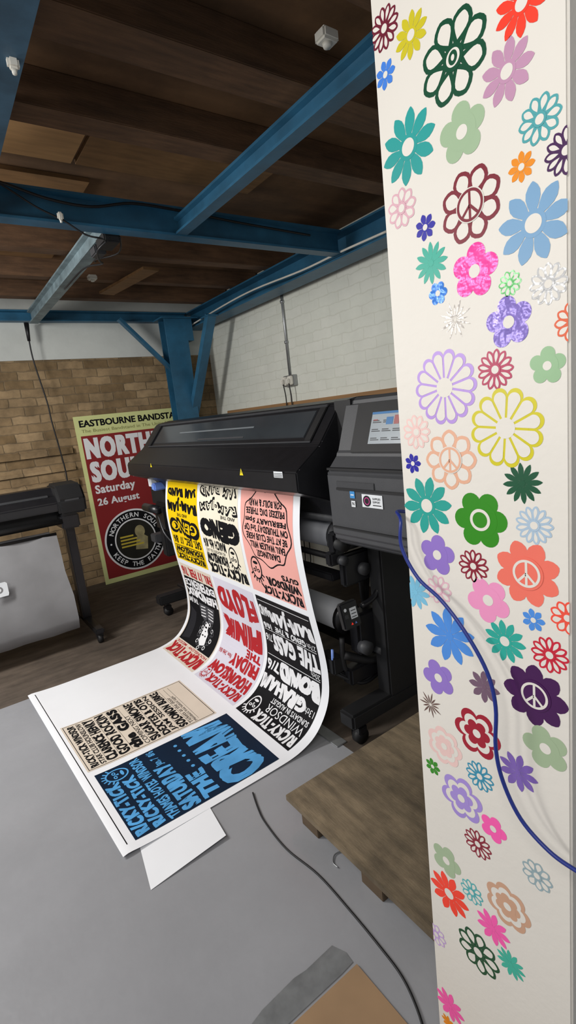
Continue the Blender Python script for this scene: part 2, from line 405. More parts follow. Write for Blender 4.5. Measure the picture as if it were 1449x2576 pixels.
FL = [(967,72,50,'out','#6f1f33',12,5),(1034,88,55,'solid','#cdc028',10,10),(1140,145,108,'out+dot','#0c4a32',8,20),(1312,8,85,'solid','#f5402c',10,15),
(1275,180,80,'solid','#bf90ae',9,0),(970,188,33,'solid','#4380dc',7,0),(1358,300,62,'out','#4fa3a8',10,0),(1162,332,70,'blob','#9fb896',5,20),
(1027,370,84,'solid','#279c98',10,8),(1425,378,62,'out','#431a50',12,0),(1312,420,38,'solid','#ea8c18',8,0),(1183,516,88,'out+peace','#7b1f30',8,20),
(1011,524,44,'out','#dbacb8',9,5),(1342,562,100,'solid','#78a2c6',9,10),(1070,572,30,'solid','#1c149c',7,0),(1085,662,47,'full','#2aa892',12,0),
(1194,682,64,'blob','#fa52aa',5,10,True),(1283,713,31,'out','#7cd084',10,0,True),(1380,714,52,'out','#cccccc',12,0,True),(1102,738,28,'blob','#4484de',6,0,True),
(1145,804,46,'star','#c0bab4',16,0,True),(1280,810,62,'blob','#8a78c6',5,25,True),(1443,808,50,'out','#dc5a2c',10,0),(1119,975,84,'merge','#b490dc',14,0),
(1246,930,48,'out','#b01e50',13,0),(1377,920,47,'blob','#90b68a',5,15),(1272,1077,95,'merge','#d0c514',12,10),(1048,1087,38,'out','#ecc6c0',11,0),
(1133,1157,68,'out+peace','#e4ae90',8,0),(1039,1166,22,'solid','#1c149c',7,0),(1314,1216,50,'full','#0e5032',12,5),(1074,1272,65,'solid','#249e92',10,5),
(1208,1308,72,'blob+bigring','#2e8810',6,0),(1344,1322,48,'out','#adc3d6',13,0),(1100,1396,46,'blob','#9174c6',5,10),(1191,1424,39,'out','#8c1f34',12,0),
(1325,1443,82,'solid+peacew','#f07462',8,20),(1104,1484,34,'out','#e2b6c2',10,0),(1046,1490,38,'full','#7abedc',10,0),(1228,1510,55,'blob','#ee96c2',5,50),
(1131,1600,66,'full','#4c8cdc',9,15),(1342,1560,29,'solid','#4c8cdc',7,0),(1270,1613,52,'solid','#2ca898',11,0),(1383,1648,47,'out','#ca243a',12,0),
(1428,1555,44,'out','#f25440',9,0),(1103,1705,42,'blob','#9174c6',5,40),(1218,1728,40,'full','#73586c',8,0),(1345,1750,80,'solid+peacew','#43134e',8,0),
(1083,1772,31,'star','#6a5048',14,0),(1200,1845,64,'nest','#a0142c',6,0),(1118,1877,50,'nest','#ecc8c2',7,0),(1372,1883,58,'blob','#a2b694',5,35),
(1089,1928,20,'solid','#2e8810',7,0),(1207,1953,37,'out','#3890ae',12,0),(1303,1942,50,'full','#7c60b0',9,0),(1161,2008,60,'nest','#a48cd4',6,15),
(1241,2085,35,'blob','#fa5cae',5,0),(1202,2123,37,'out','#8c1f34',12,0),(1123,2165,40,'blob','#a2b694',5,0),(1351,2203,40,'out','#96acb2',9,0),
(1130,2248,54,'solid','#f8402a',10,0),(1187,2244,31,'out','#54b0b4',10,0),(1277,2280,64,'nest','#cca084',7,0),(1240,2335,46,'full','#fa5cae',9,0),
(1203,2395,58,'out','#104e30',9,0),(1285,2425,39,'full','#3cb49c',11,0),(1132,2530,42,'full','#fa5cae',9,0),(1098,2350,28,'out','#c8a8dc',9,0),(1128,2572,20,'full','#ea8c18',8,0)]
for f in FL: flower(*f)

# blue network cable hanging in front of the pillar
cp = [Vector((.75, .66, 1.2)), Vector((.68, .64, 1.22))]
for (x, y, dx) in ((1008,1308,.012),(1010,1375,.02),(1050,1452,.02),(1110,1510,.02),(1170,1590,.022),(1225,1690,.025),(1247,1780,.028),(1247,1880,.03),(1265,1965,.03),(1310,2060,.03),(1380,2140,.03),(1449,2190,.03),(1530,2235,.03)):
    cp.append(at_x(x, y, PX-dx))
b = MB(); b.tube(cp, .0032, m_bcable, 8, 6)
tag(b.build('network_cable'), 'blue cable hanging in a loose curve across the flower pillar', 'cable')

# ---------------------------------------------------------------- printer
pr = thing('wide_format_printer', 'large black wide format printer with posters rolling out, beside the flower pillar', 'printer', (1.45, 2.45, 0))
HP = [(1.08,1.125),(1.08,1.20),(1.095,1.212),(1.2,1.285),(1.215,1.302),(1.315,1.425),(1.335,1.437),(1.42,1.45),(1.76,1.45),(1.8,1.41),(1.8,.97),(1.3,.97),(1.25,1.06),(1.13,1.105)]
b = MB(); b.prism(HP, 'y', 1.5, 3.41, m_black, .005)
b.box((1.3, 1.42, 1.0), (1.8, 1.51, 1.44), m_blackm)
hood = b.build('hood', pr)
v0 = Vector((1.2, 0, 1.285)); dv = Vector((.12, 0, .145)); nv = Vector((-.77, 0, .637))
def slope(y, t, o): return v0+dv*t+nv*o+Vector((0, y, 0))
def hexa(b, vsn, m, bev):
    t = bmesh.new(); vs = [t.verts.new(p) for p in vsn]
    for f in ((3,2,1,0),(4,5,6,7),(0,1,5,4),(1,2,6,5),(2,3,7,6),(3,0,4,7)): t.faces.new([vs[i] for i in f])
    bmesh.ops.recalc_face_normals(t, faces=list(t.faces))
    if bev: bmesh.ops.bevel(t, geom=list(t.edges), offset=bev, segments=2, affect='EDGES')
    b.merge(t, m)
def slab(b, y0, y1, t0, t1, o0, o1, m, bev=0):
    hexa(b, [slope(y, tt, o) for o in (o0, o1) for (y, tt) in ((y0, t0), (y1, t0), (y1, t1), (y0, t1))], m, bev)
b = MB(); slab(b, 1.62, 3.24, .2, .88, -.002, .003, m_glass, .002); win = b.build('window', pr, 'smoked glass inspection window')
b = MB(); slab(b, 2.05, 2.9, .54, .58, .003, .0045, m_rail); b.build('light_bar', win)
b = MB(); slab(b, 2.1, 2.6, .25, .3, .003, .0045, m_dgrey); b.build('inner_rail', win)
b = MB(); slab(b, 1.56, 3.31, .93, .99, .001, .008, m_dgrey, .002); slab(b, 1.56, 3.31, .06, .1, .001, .006, m_dgrey, .002); slab(b, 1.56, 1.6, .1, .93, .001, .008, m_blackm, .002); slab(b, 3.27, 3.31, .1, .93, .001, .008, m_blackm, .002); b.build('window_frame', pr)
nose = plane((1.0795, 0, 0), (0, -1, 0), (0, 0, 1))
for (px, py, w) in ((380,1170,.024),(607,1187,.03)):
    a = Art(); c = at_x(px, py, 1.08); a.poly([(-c.y-w/2, c.z-w/2), (-c.y+w/2, c.z-w/2), (-c.y, c.z+w/2)], m_yel, 1); a.line((-c.y, c.z-w*.2), (-c.y, c.z+w*.15), w*.1, m_ink, 2)
    a.build('warning_triangle', pr, nose)
a = Art(); c = at_x(700, 1194, 1.08); a.rect(-c.y-.03, c.z-.012, .06, .024, m_label, 1)
for i in range(3): a.rect(-c.y-.027, c.z-.009+i*.006, .054, .0025, m_dgrey, 2)
a.build('rating_label', pr, nose)
# control cabinet
CP = [(1.2,.925),(1.18,.95),(1.175,1.19),(1.19,1.205),(1.235,1.25),(1.3,1.43),(1.34,1.446),(1.78,1.446),(1.8,1.42),(1.8,.9),(1.24,.9)]
b = MB(); b.prism(CP, 'y', .8, 1.45, m_cab, .012); b.box((1.172, .81, 1.198), (1.24, 1.435, 1.206), m_blackm); b.box((1.17, .9, 1.128), (1.18, 1.39, 1.136), m_blackm); b.box((1.172, 1.2, 1.136), (1.18, 1.39, 1.16), m_dgrey, .002)
b.box((1.171, .82, .985), (1.18, 1.43, .99), m_blackm)
cab = b.build('control_cabinet', pr, 'charcoal control cabinet')
so = Vector((1.235, 0, 1.25)); sv = Vector((.065, 0, .18)).normalized(); sn = Vector((-sv.z, 0, sv.x))
b = MB(); hexa(b, [so+sv*tt+sn*o+Vector((0, y, 0)) for o in (0, .014) for (y, tt) in ((1.0, 0), (1.36, 0), (1.36, .178), (1.0, .178))], m_blackm, .003); pan = b.build('display', pr, 'black touch display')
a = Art(); a.rect(0, 0, .2, .11, m_scr, 0)
for i in range(4):
    for j in range(3): a.rect(.008+i*.048, .012+j*.03, .04, .003, m_dgrey, 1); a.rect(.008+i*.048, .018+j*.03, .03, .003, m_dgrey, 1)
a.rect(.07, .065, .03, .025, m_scrb, 2); a.rect(.105, .065, .022, .03, m_scrr, 2); a.rect(.14, .05, .04, .03, m_scrb, 2); a.rect(0, .102, .2, .008, m_scrb, 2); a.rect(.01, .08, .02, .004, m_scrr, 2)
pf = so+sv*.03+sn*.015
a.build('screen', pan, lambda u, v, l: pf+Vector((0, 1.275-u, 0))+sv*v+sn*.0004*l)
cabp = plane((1.1745, 0, 0), (0, -1, 0), (0, 0, 1))
a = Art(); c = at_x(886, 1245, 1.174); a.rect(-c.y-.012, c.z-.012, .024, .03, m_lblue, 1); a.rect(-c.y-.008, c.z-.002, .016, .004, m_label, 2); a.build('energy_sticker', pr, cabp)
a = Art(); c = at_x(889, 1267, 1.174); a.rect(-c.y-.01, c.z-.012, .02, .022, m_label, 1); a.text('N', -c.y-.005, c.z-.006, .01, .012, m_ink, 2); a.build('approval_sticker', pr, cabp)
a = Art(); c = at_x(936, 1262, 1.174); a.rect(-c.y-.048, c.z-.022, .096, .045, m_label, 1); a.ell(-c.y-.024, c.z, .019, .019, m_ink, 2); a.ring(-c.y-.024, c.z, .013, .01, M('pink dot', '#c8408a', .5), 3)
a.text('SUPPLIES', -c.y+.003, c.z+.006, .036, .007, m_ink, 2); a.text('SUPPORT', -c.y+.003, c.z-.005, .034, .007, m_ink, 2); a.rect(-c.y+.003, c.z-.014, .038, .003, m_ink, 2)
a.build('support_sticker', pr, cabp)
# left end
b = MB(); b.box((1.28, 3.2, .86), (1.75, 3.62, 1.14), m_blackm, .02); b.box((1.24, 3.3, .7), (1.5, 3.5, .9), m_black, .02)
b.box((1.26, 3.42, .5), (1.42, 3.5, .72), m_blackm, .01); b.tube([(1.27, 3.3, .62), (1.24, 3.36, .7), (1.25, 3.45, .82)], .012, m_black, 8, 4); b.tube([(1.22, 3.35, .86), (1.22, 3.6, .86)], .03, m_black, 14); b.box((1.22, 3.5, .6), (1.34, 3.6, .66), m_dgrey, .006)
b.build('drive_unit', pr)
b = MB(); b.box((1.2, 3.3, 1.0), (1.3, 3.36, 1.05), m_bluep, .008); b.build('blue_latch', pr)
b = MB(); b.box((1.22, 3.4, 1.02), (1.28, 3.46, 1.08), m_label, .002); b.build('label_plate', pr)
# under body
b = MB(); b.box((1.45, 1.45, .82), (1.78, 3.6, .98), m_blackm, .01); b.build('chassis', pr)
def caster(x, y, par):
    b = MB(); b.tube([(x, y-.016, .034), (x, y+.016, .034)], .034, m_blackm, 18)
    b.box((x-.022, y-.024, .05), (x+.022, y+.024, .085), m_black, .004); b.box((x-.03, y+.018, .03), (x+.03, y+.024, .07), m_black, .003)
    b.tube([(x-.01, y, .085), (x-.01, y, .1)], .012, m_silver, 10); b.build('caster', par)
for y in (1.5, 3.62):
    b = MB(); b.box((1.43, y-.04, .15), (1.63, y+.04, .95), m_blackm, .008); b.build('leg', pr)
    b = MB(); b.box((1.2, y-.045, .1), (1.95, y+.045, .17), m_blackm, .01); b.build('foot', pr)
    caster(1.27, y, pr); caster(1.88, y, pr)
b = MB(); b.box((1.52, 1.5, .25), (1.58, 3.6, .36), m_blackm, .006); b.build('crossbar', pr)
b = MB(); b.tube([(1.36, 1.62, .885), (1.36, 3.3, .885)], .06, m_roll, 28); b.tube([(1.36, 1.5, .885), (1.36, 1.63, .885)], .025, m_blackm, 16); b.tube([(1.36, 1.61, .885), (1.36, 1.63, .885)], .068, m_dgrey, 24); b.build('media_roll', pr, 'grey supply roll under the hood')
b = MB(); b.tube([(1.3, 1.55, .975), (1.3, 3.3, .975)], .018, m_dgrey, 14); b.tube([(1.33, 1.58, .79), (1.33, 3.3, .79)], .014, m_blackm, 12); b.box((1.28, 1.6, .7), (1.34, 3.3, .735), m_black, .006); b.build('guide_rollers', pr)
b = MB(); b.box((1.27, 1.55, .83), (1.42, 1.6, .92), m_black, .01); b.box((1.25, 1.56, .78), (1.33, 1.6, .84), m_black, .008); b.tube([(1.3, 1.52, .87), (1.3, 1.6, .87)], .03, m_blackm, 16); b.box((1.3, 1.54, .68), (1.45, 1.58, .82), m_black, .01)
b.tube([(1.3, 1.53, .8), (1.3, 1.57, .8)], .02, m_dgrey, 14); b.tube([(1.4, 1.52, .74), (1.4, 1.56, .74)], .028, m_dgrey, 16); b.build('roll_holder', pr)
b = MB(); c = at_y(857, 1307, 1.58); b.box(c-Vector((.03, .02, .01)), c+Vector((.03, .02, .01)), m_bluep, .006); b.tube([c, c+Vector((.02, 0, -.06))], .008, m_bluep, 8); b.build('roll_lever', pr, 'pale blue lever')
b = MB(); b.tube([(1.4, 1.68, .48), (1.4, 3.35, .48)], .068, m_rollw, 28); b.tube([(1.4, 1.58, .48), (1.4, 1.69, .48)], .03, m_blackm, 16); b.tube([(1.4, 1.66, .48), (1.4, 1.685, .48)], .075, m_black, 24); b.tube([(1.4, 1.63, .48), (1.4, 1.65, .48)], .05, m_dgrey, 20); b.build('take_up_reel', pr, 'white take up roll')
b = MB(); b.box((1.34, 1.53, .36), (1.47, 1.6, .55), m_black, .012); b.tube([(1.3, 1.6, .36), (1.42, 1.57, .3), (1.5, 1.56, .3)], .02, m_blackm, 8, 4)
b.tube([(1.26, 1.68, .32), (1.26, 3.3, .32)], .012, m_black, 10); b.box((1.24, 1.6, .28), (1.3, 1.7, .36), m_blackm, .008); b.tube([(1.25,1.62,.3),(1.25,1.61,.4)],.006,m_bluep,8)
b.box((1.3, 1.56, .22), (1.55, 1.62, .3), m_black, .01); b.tube([(1.3, 1.6, .44), (1.3, 1.6, .3), (1.36, 1.58, .24)], .012, m_blackm, 8, 4); b.tube([(1.34, 1.5, .6), (1.42, 1.5, .62), (1.48, 1.5, .7)], .012, m_black, 8, 4)
b.tube([(1.36, 1.5, .4), (1.36, 1.54, .4)], .03, m_dgrey, 16); b.tube([(1.44, 1.5, .36), (1.44, 1.54, .36)], .02, m_dgrey, 14)
b.build('take_up_mount', pr)
b = MB(); rz = Matrix.Rotation(math.radians(-14), 3, 'X'); c = at_y(878, 1546, 1.5)
b.box(c-Vector((.045, .014, .055)), c+Vector((.045, .014, .055)), m_black, .006, rz)
rb = b.build('take_up_control', pr)
m_red = M('red led', '#e03020', .4, emit=.6)
a = Art(); a.rect(-.005, -.018, .036, .045, m_label, 1)
for i in range(3): a.rect(0, -.012+i*.013, .026, .003, m_ink, 2)
a.rect(-.036, -.01, .02, .016, m_dgrey, 1); a.ell(-.026, .025, .007, .007, m_label, 1); a.poly([(-.012, -.04), (0, -.04), (-.006, -.03)], m_red, 1); a.poly([(.008, -.04), (.02, -.04), (.014, -.03)], m_bluep, 1)
a.build('button_panel', rb, lambda u, v, l: c+rz @ Vector((u, -.015-.0004*l, v)))
b = MB()
for k in range(7):
    y = 1.58+.012*k
    b.tube([(1.5, y, .82), (1.4+.02*k, y-.02, .7), (1.44+.01*k, y+.02, .5-.03*k), (1.38+.02*k, y, .3), (1.5, y+.05, .22+.02*k), (1.62, y, .3)], .006, m_cable, 6, 5)
for k in range(4): b.tube([(1.24+.02*k, 1.64, .3), (1.35, 1.56+.01*k, .22), (1.5, 1.58, .21+.02*k), (1.68, 1.6, .22)], .008, m_cable, 6, 5)
b.build('wiring', pr)

# ---------------------------------------------------------------- printed sheet
prof = smooth_pts([(1.215,0,1.1),(1.185,0,.95),(1.178,0,.82),(1.195,0,.6),(1.222,0,.4),(1.228,0,.28),(1.214,0,.18),(1.17,0,.1),(1.1,0,.04),(1.0,0,.012),(.88,0,.006),(.7,0,.005),(.5,0,.005),(.36,0,.006),(.27,0,.01),(.22,0,.014),(.185,0,.008)], 12)
DS = .02; S_ = [prof[0]]; acc = 0; last = prof[0]
for p in prof[1:]:
    seg = (p-last).length
    while acc+seg >= DS:
        t = (DS-acc)/seg; last = last.lerp(p, t); S_.append(last.copy()); seg = (p-last).length; acc = 0
    acc += seg; last = p
NS = len(S_)
NRM = []
for i in range(NS):
    T = (S_[min(i+1, NS-1)]-S_[max(i-1, 0)]).normalized(); NRM.append(Vector((T.z, 0, -T.x)))
def pmap(s, y, o):
    f = max(0, min(NS-1.0001, s/DS)); i = int(f); t = f-i
    p = S_[i].lerp(S_[i+1], t)+NRM[i].lerp(NRM[i+1], t)*o
    x = p.x
    if s > 1.25: x += .07*(3.1-y)/1.48*((s-1.25)/.75)
    if s < 1.2: y = 3.1-(3.1-y)*(1-.04*(1-s/1.2))
    return Vector((x, y, p.z))
SEND = (NS-1)*DS
sh = thing('printed_sheet', 'long white sheet of gig posters rolling from the black printer onto the floor', 'printed paper', (.7, 2.36, 0))
t = bmesh.new(); rows = []
for i in range(NS):
    rows.append([t.verts.new(pmap(i*DS, y, 0)) for y in (1.61, 2.36, 3.10)])
for i in range(NS-1):
    for j in (0, 1): t.faces.new((rows[i][j], rows[i][j+1], rows[i+1][j+1], rows[i+1][j]))
b = MB(); b.merge(t, m_white, True); b.build('paper', sh)
def MP(n, c, var=.02, **k): return M(n, c, .6, 0, var, spec=.15, **k)
c_yel = MP('print yellow', '#eec60c'); c_cream = MP('print cream', '#ece4cf'); c_pink = MP('print pink', '#eeaca2')
c_blk = MP('print black', '#121215', .05); c_wht = MP('print white', '#e8e8ea'); c_red = MP('print red', '#b0262c', .05)
c_lil = MP('print lilac grey', '#d4d2de'); c_navy = MP('print navy', '#0c2036', .1); c_sky = MP('print sky', '#559fd8', .15); c_old = MP('print aged', '#d8ccbc', .03)
def wave(k=1, am=.15, ph=0): return lambda a, b: (a, b*(1-am)+am*(.5+.5*math.sin(a*math.pi*2*k+ph)))
def bulge(am=.3): return lambda a, b: (a, .5+(b-.5)*(1-am+am*math.sin(a*math.pi)))
def head(a, x, y, r, ink, bg, l=3):
    a.ell(x, y, r*.8, r, ink, l); a.ell(x, y, r*.66, r*.86, bg, l+1)
    for s in (-1, 1): a.ell(x+s*r*.28, y+r*.2, r*.22, r*.16, ink, l+2, 16); a.ell(x+s*r*.28, y+r*.2, r*.1, r*.07, bg, l+3, 12)
    a.poly([(x-r*.1, y-r*.15), (x+r*.12, y-r*.15), (x, y+r*.2)], ink, l+2.3); a.ell(x, y-r*.45, r*.36, r*.14, ink, l+2, 18)
    for k in range(7):
        g = math.radians(30+20*k); a.line((x+r*.75*math.cos(g), y+r*.9*math.sin(g)), (x+r*1.15*math.cos(g), y+r*1.3*math.sin(g)), r*.14, ink, l-.4)
def place(a, y0, s0, Hh, W=.45):
    cuts = [k*DS-s0 for k in range(NS) if -.001 < k*DS-s0 < Hh+.001]
    lo = max(0, .02-s0)
    a.build('poster_print', sh, lambda u, v, l: pmap(s0+v, y0+u, .0003+.0004*l), cuts, (0, W, lo, Hh))
W = .45; HAND[0] = True
a = Art(); a.rect(0, 0, W, .64, c_yel, 1); a.frame(.02, .535, .41, .095, .005, c_blk); a.rect(.02, .58, .41, .004, c_blk, 2.3)
a.text('RICKY-TICK', .03, .588, .39, .038, c_blk, 3, .07); a.text('HOUNSLOW', .03, .541, .39, .038, c_blk, 3, .07)
a.text('SAT. DEC. 17  8/6', .025, .47, .4, .055, c_blk, 3, .06); a.text('GENO', .015, .345, .42, .125, c_blk, 3, .13, wave(1, .12)); a.text('GENO', .045, .368, .36, .078, c_yel, 4, .0, wave(1, .12))
a.text('AND THE', .15, .322, .15, .02, c_blk, 3); a.text('RAM·JAM', .01, .222, .43, .1, c_blk, 3, .12, wave(1.5, .2)); a.text('JAM BAND', .015, .15, .42, .075, c_blk, 3, .12, bulge())
place(a, 2.62, -.11, .64)
a = Art(); a.rect(0, 0, W, .64, c_cream, 1); a.text('RICKY-TICK', .008, .57, .434, .066, c_blk, 3, .12); a.text('HOUNSLOW', .19, .51, .25, .06, c_blk, 3, .1)
head(a, .11, .5, .06, c_blk, c_cream); a.text('ALL NIGHTER 8 TILL LATE', .2, .49, .23, .018, c_blk, 3, .0)
a.text('MARCH 4th. 8/6', .18, .43, .26, .055, c_blk, 3, .08); a.text('GENO', .008, .3, .434, .13, c_blk, 3, .16, wave(.7, .1)); a.text('AND THE', .03, .282, .16, .018, c_blk, 3)
a.text('RAM·JAM', .01, .19, .43, .095, c_blk, 3, .11, wave(1.2, .25)); a.text('RAM·JAM', .022, .205, .406, .065, c_cream, 4, .0, wave(1.2, .25))
a.text('JAM BAND', .01, .105, .43, .09, c_blk, 3, .11, wave(1.5, .2)); a.text('JAM BAND', .022, .117, .406, .065, c_cream, 4, .0, wave(1.5, .2)); place(a, 2.14, -.11, .64)
a = Art(); a.rect(0, 0, W, .64, c_pink, 1); a.text('RICKY-TICK', .015, .585, .33, .05, c_blk, 3, .07); a.text('WINDSOR', .015, .535, .27, .045, c_blk, 3, .07); a.text('GUYS', .015, .503, .13, .028, c_blk, 3, .05)
head(a, .365, .51, .06, c_blk, c_pink)
N = 60
bub = [(.225+(.205+.012*math.sin(7*2*math.pi*i/N))*math.cos(2*math.pi*i/N), .3+(.18+.01*math.sin(9*2*math.pi*i/N))*math.sin(2*math.pi*i/N)) for i in range(N)]
a.poly(bub, c_blk, 2); a.poly([(.225+(x-.225)*.965, .3+(y-.3)*.96) for x, y in bub], c_pink, 3)
for i, s in enumerate(('DARLINGS!', 'EARL WALKER WILL', 'BE AT THE CLUB HERE', 'ON THURSDAY 3rd OF', 'FEBRUARY 5pm', 'PRIZES! DIG THREE', 'FOR BOILS & WAR!')):
    w = (.2, .3, .35, .37, .35, .33, .28)[i]; a.text(s, .225-w/2, .408-i*.04, w, .035, c_blk, 4, .05)
place(a, 1.66, -.11, .64)
m_pg = MP('print grey', '#4a4a4e')
a = Art(); a.rect(0, 0, W, .66, c_old, 1); a.text('RICKY-TICK', .01, .56, .43, .09, c_red, 3, .14); a.text('HOUNSLOW · MIDDX', .02, .54, .41, .018, c_red, 3)
a.rect(.01, .09, .43, .443, c_blk, 2)
for k in range(26):
    g = 2*math.pi*k/26; rr = .075+.012*math.sin(k*2.3); a.ring(.17+rr*math.cos(g), .43+rr*1.05*math.sin(g), .014, .009, m_pg if k % 3 else c_wht, 3+.12*(k % 5), 12)
a.poly([(.13,.49),(.18,.505),(.215,.48),(.22,.43),(.205,.385),(.18,.355),(.155,.365),(.16,.4),(.14,.42),(.14,.45)], c_wht, 4)
for (x, y, rx, ry) in ((.197,.44,.011,.005),(.165,.44,.009,.005),(.185,.388,.016,.006),(.18,.412,.008,.004)): a.ell(x, y, rx, ry, c_blk, 4.6, 12)
a.poly([(.1,.345),(.16,.36),(.18,.33),(.21,.355),(.27,.33),(.29,.25),(.08,.25)], m_pg, 3)
for k in range(4): a.line((.1, .33-.02*k), (.165, .325-.02*k), .006, c_wht, 4); a.line((.2, .325-.02*k), (.265, .33-.02*k), .006, c_wht, 4)
a.poly([(.33,.5),(.42,.52),(.42,.3),(.34,.33)], MP('print dim', '#26262a'), 3); a.text('THE JIMI', .3, .225, .13, .045, c_wht, 4, .06); a.text('HENDRIX', .015, .16, .42, .075, c_wht, 4, .09, wave(1, .2)); a.text('EXPERIENCE', .015, .095, .42, .07, c_wht, 4, .09, bulge())
a.text('FRI. 17 FEB. 7/6', .015, .015, .42, .068, c_red, 3, .09); place(a, 2.62, .56, .66)
a = Art(); a.rect(0, 0, W, .66, c_lil, 1); a.text('RICKY-TICK', .015, .585, .34, .06, c_red, 3, .11); head(a, .4, .6, .038, c_red, c_lil)
a.text('HOUNSLOW', .015, .505, .42, .075, c_red, 3, .11); a.text('FRIDAY', .015, .42, .28, .075, c_red, 3, .11); a.text('Nov. 24th 8/6', .3, .44, .14, .026, c_red, 3); a.text('THE', .02, .37, .15, .045, c_red, 3, .08)
a.text('PINK', .015, .215, .42, .15, c_red, 3, .16, wave(.5, .12)); a.text('FLOYD', .015, .03, .42, .175, c_red, 3, .14, bulge(.25)); place(a, 2.14, .56, .66)
a = Art(); a.rect(0, 0, W, .66, c_blk, 1); a.text('RICKY-TICK', .012, .585, .32, .066, c_wht, 3, .1); a.text('WINDSOR', .015, .538, .29, .042, c_wht, 3, .0); a.text('SUNDAYS IN AUGUST', .015, .505, .29, .026, c_wht, 3)
head(a, .39, .585, .05, c_wht, c_blk); a.text('13th', .01, .455, .065, .03, c_wht, 3, .0); a.text('GRAHAM', .08, .418, .362, .083, c_wht, 3, .12, wave(1, .1)); a.text('BOND', .008, .328, .32, .09, c_wht, 3, .14); a.text('7/6', .335, .34, .105, .06, c_wht, 3, .05)
a.rect(.01, .32, .43, .003, c_wht, 3); a.text('20th', .01, .291, .065, .024, c_wht, 3, .0); a.text('THE GASS', .008, .192, .37, .1, c_wht, 3, .13); a.text('7/6', .385, .21, .058, .04, c_wht, 3)
a.rect(.01, .184, .43, .003, c_wht, 3); a.text('27th', .01, .152, .065, .025, c_wht, 3, .0); a.text('GENO & THE  10/6', .085, .146, .355, .034, c_wht, 3, .06); a.text('RAM·JAM', .008, .035, .35, .107, c_wht, 3, .13, bulge(.2)); a.text('BAND', .365, .05, .078, .06, c_wht, 3, .06); a.rect(.01, .022, .43, .003, c_wht, 3)
place(a, 1.66, .56, .66)
a = Art(); a.rect(0, 0, W, .66, c_old, 1); a.frame(.008, .008, .434, .644, .003, c_blk)
y = .615
for s, h, bd in (('RICKY-TICK WINDSOR', .036, .07), ('STAR CLUB HOUNSLOW', .022, .02), ('CLARENCE HENRY', .05, .08), ('GOOD ROCKIN', .052, .06), ('the GASS', .055, .1), ('COMING NEXT', .02, .0), ('SUGAR SIMONE', .048, .06), ('DEXTER & OTIS', .042, .07), ('JAM SESSION', .03, .02), ('SOLOMON BURKE', .046, .08), ('Tickets at the door', .018, 0), ('Members free before eight', .015, 0)):
    a.text(s, .02, y-h+.02, .41 if h > .02 else .3, h+.003, c_blk, 3, bd); y -= h+.0095; a.rect(.03, y+.0215, .39, .0015, c_blk, 2)
place(a, 2.15, 1.31, .66)
a = Art(); a.rect(0, 0, W+.01, .68, c_navy, 1); a.text('RICKY-TICK', .012, .61, .34, .064, c_sky, 3, .12); a.text('RICKY-TICK', .012, .54, .34, .064, c_sky, 3, .12, wave(1, .1)); head(a, .4, .6, .052, c_sky, c_navy)
a.text('THAMES HOTEL WINDSOR', .01, .48, .44, .052, c_sky, 3, .06); a.text('SATURDAY', .01, .385, .31, .085, c_sky, 3, .12); a.text('Jan. 7  8/6', .325, .4, .125, .05, c_sky, 3, .06)
a.text('THE', .012, .29, .18, .085, c_sky, 3, .13)
for k in range(5): a.ell(.225+k*.045, .315, .009, .009, c_sky, 3, 12)
a.text('CREAM', .01, .025, .44, .255, c_sky, 3, .15, wave(.5, .1)); place(a, 1.65, 1.275, .68, .46)
HAND[0] = False
a = Art(); a.rect(0, 0, 1.42, .004, c_blk, 1); a.build('registration_line', sh, lambda u, v, l: pmap(SEND-.035+v, 1.65+u, .0006))
# loose sheet under
b = MB(); t = bmesh.new()
pts = [(.3,1.434,.004),(.579,1.447,.012),(.62,1.78,.0015),(.36,1.8,.0015)]
g = []
for i in range(7):
    r_ = []
    for j in range(7):
        u, v = i/6, j/6; p = (Vector(pts[0])*(1-u)+Vector(pts[1])*u)*(1-v)+(Vector(pts[3])*(1-u)+Vector(pts[2])*u)*v
        p.z = .0015+.012*(1-v)**2*u; r_.append(t.verts.new(p))
    g.append(r_)
for i in range(6):
    for j in range(6): t.faces.new((g[i][j], g[i+1][j], g[i+1][j+1], g[i][j+1]))
b.merge(t, m_white, True); tag(b.build('paper_sheet'), 'blank white sheet poking out from under the printed posters', 'paper')

# ---------------------------------------------------------------- event poster behind
board = thing('event_poster_board', 'tall dark red and lime event poster board leaning on the brick wall', 'poster', (1.7, 4.9, 0))
c_lime = M('poster lime', '#d8dc98', .5, 0, .03); c_mar = M('poster maroon', '#8a2022', .5, 0, .08, 3); c_dk = M('poster dark figure', '#4a1213', .5); c_gold = M('poster gold', '#c5b03c', .5)
bo = Vector((1.147, 4.865, .0)); bu = Vector((1, 0, 0)); bvv = Vector((0, .065, 1.588)).normalized(); bn = bu.cross(bvv)
b = MB(); hexa(b, [bo+bu*u+bvv*v-bn*o for o in (0, .012) for (u, v) in ((0, .003), (1.14, .003), (1.14, 1.59), (0, 1.59))], c_lime, 0); b.build('backing_board', board)
a = Art(); a.rect(.035, .05, 1.07, 1.36, c_mar, 1)
a.text('EASTBOURNE BANDSTAND', .04, 1.49, 1.06, .062, c_blk, 2, .03); a.text('The Busiest Bandstand in The United Kingdom', .05, 1.43, 1.03, .038, M('poster faint', '#8d8d55', .5), 2, 0)
a.text('NORTHERN', .05, 1.195, .98, .195, c_wht, 2, .1); a.text('SOUL', .06, .975, .48, .195, c_wht, 2, .1)
a.text('Saturday', .07, .845, .38, .105, c_wht, 2, .04); a.text('26 August', .07, .735, .4, .09, c_wht, 2, .04)
for i, (x, y, rx, ry) in enumerate(((.85,.75,.07,.2),(.8,.95,.05,.06),(.95,.6,.09,.16),(.78,.55,.12,.05),(.95,.9,.14,.04))): a.ell(x, y, rx, ry, c_dk, 1.3+.1*i, 20)
cx, cy = .36, .37
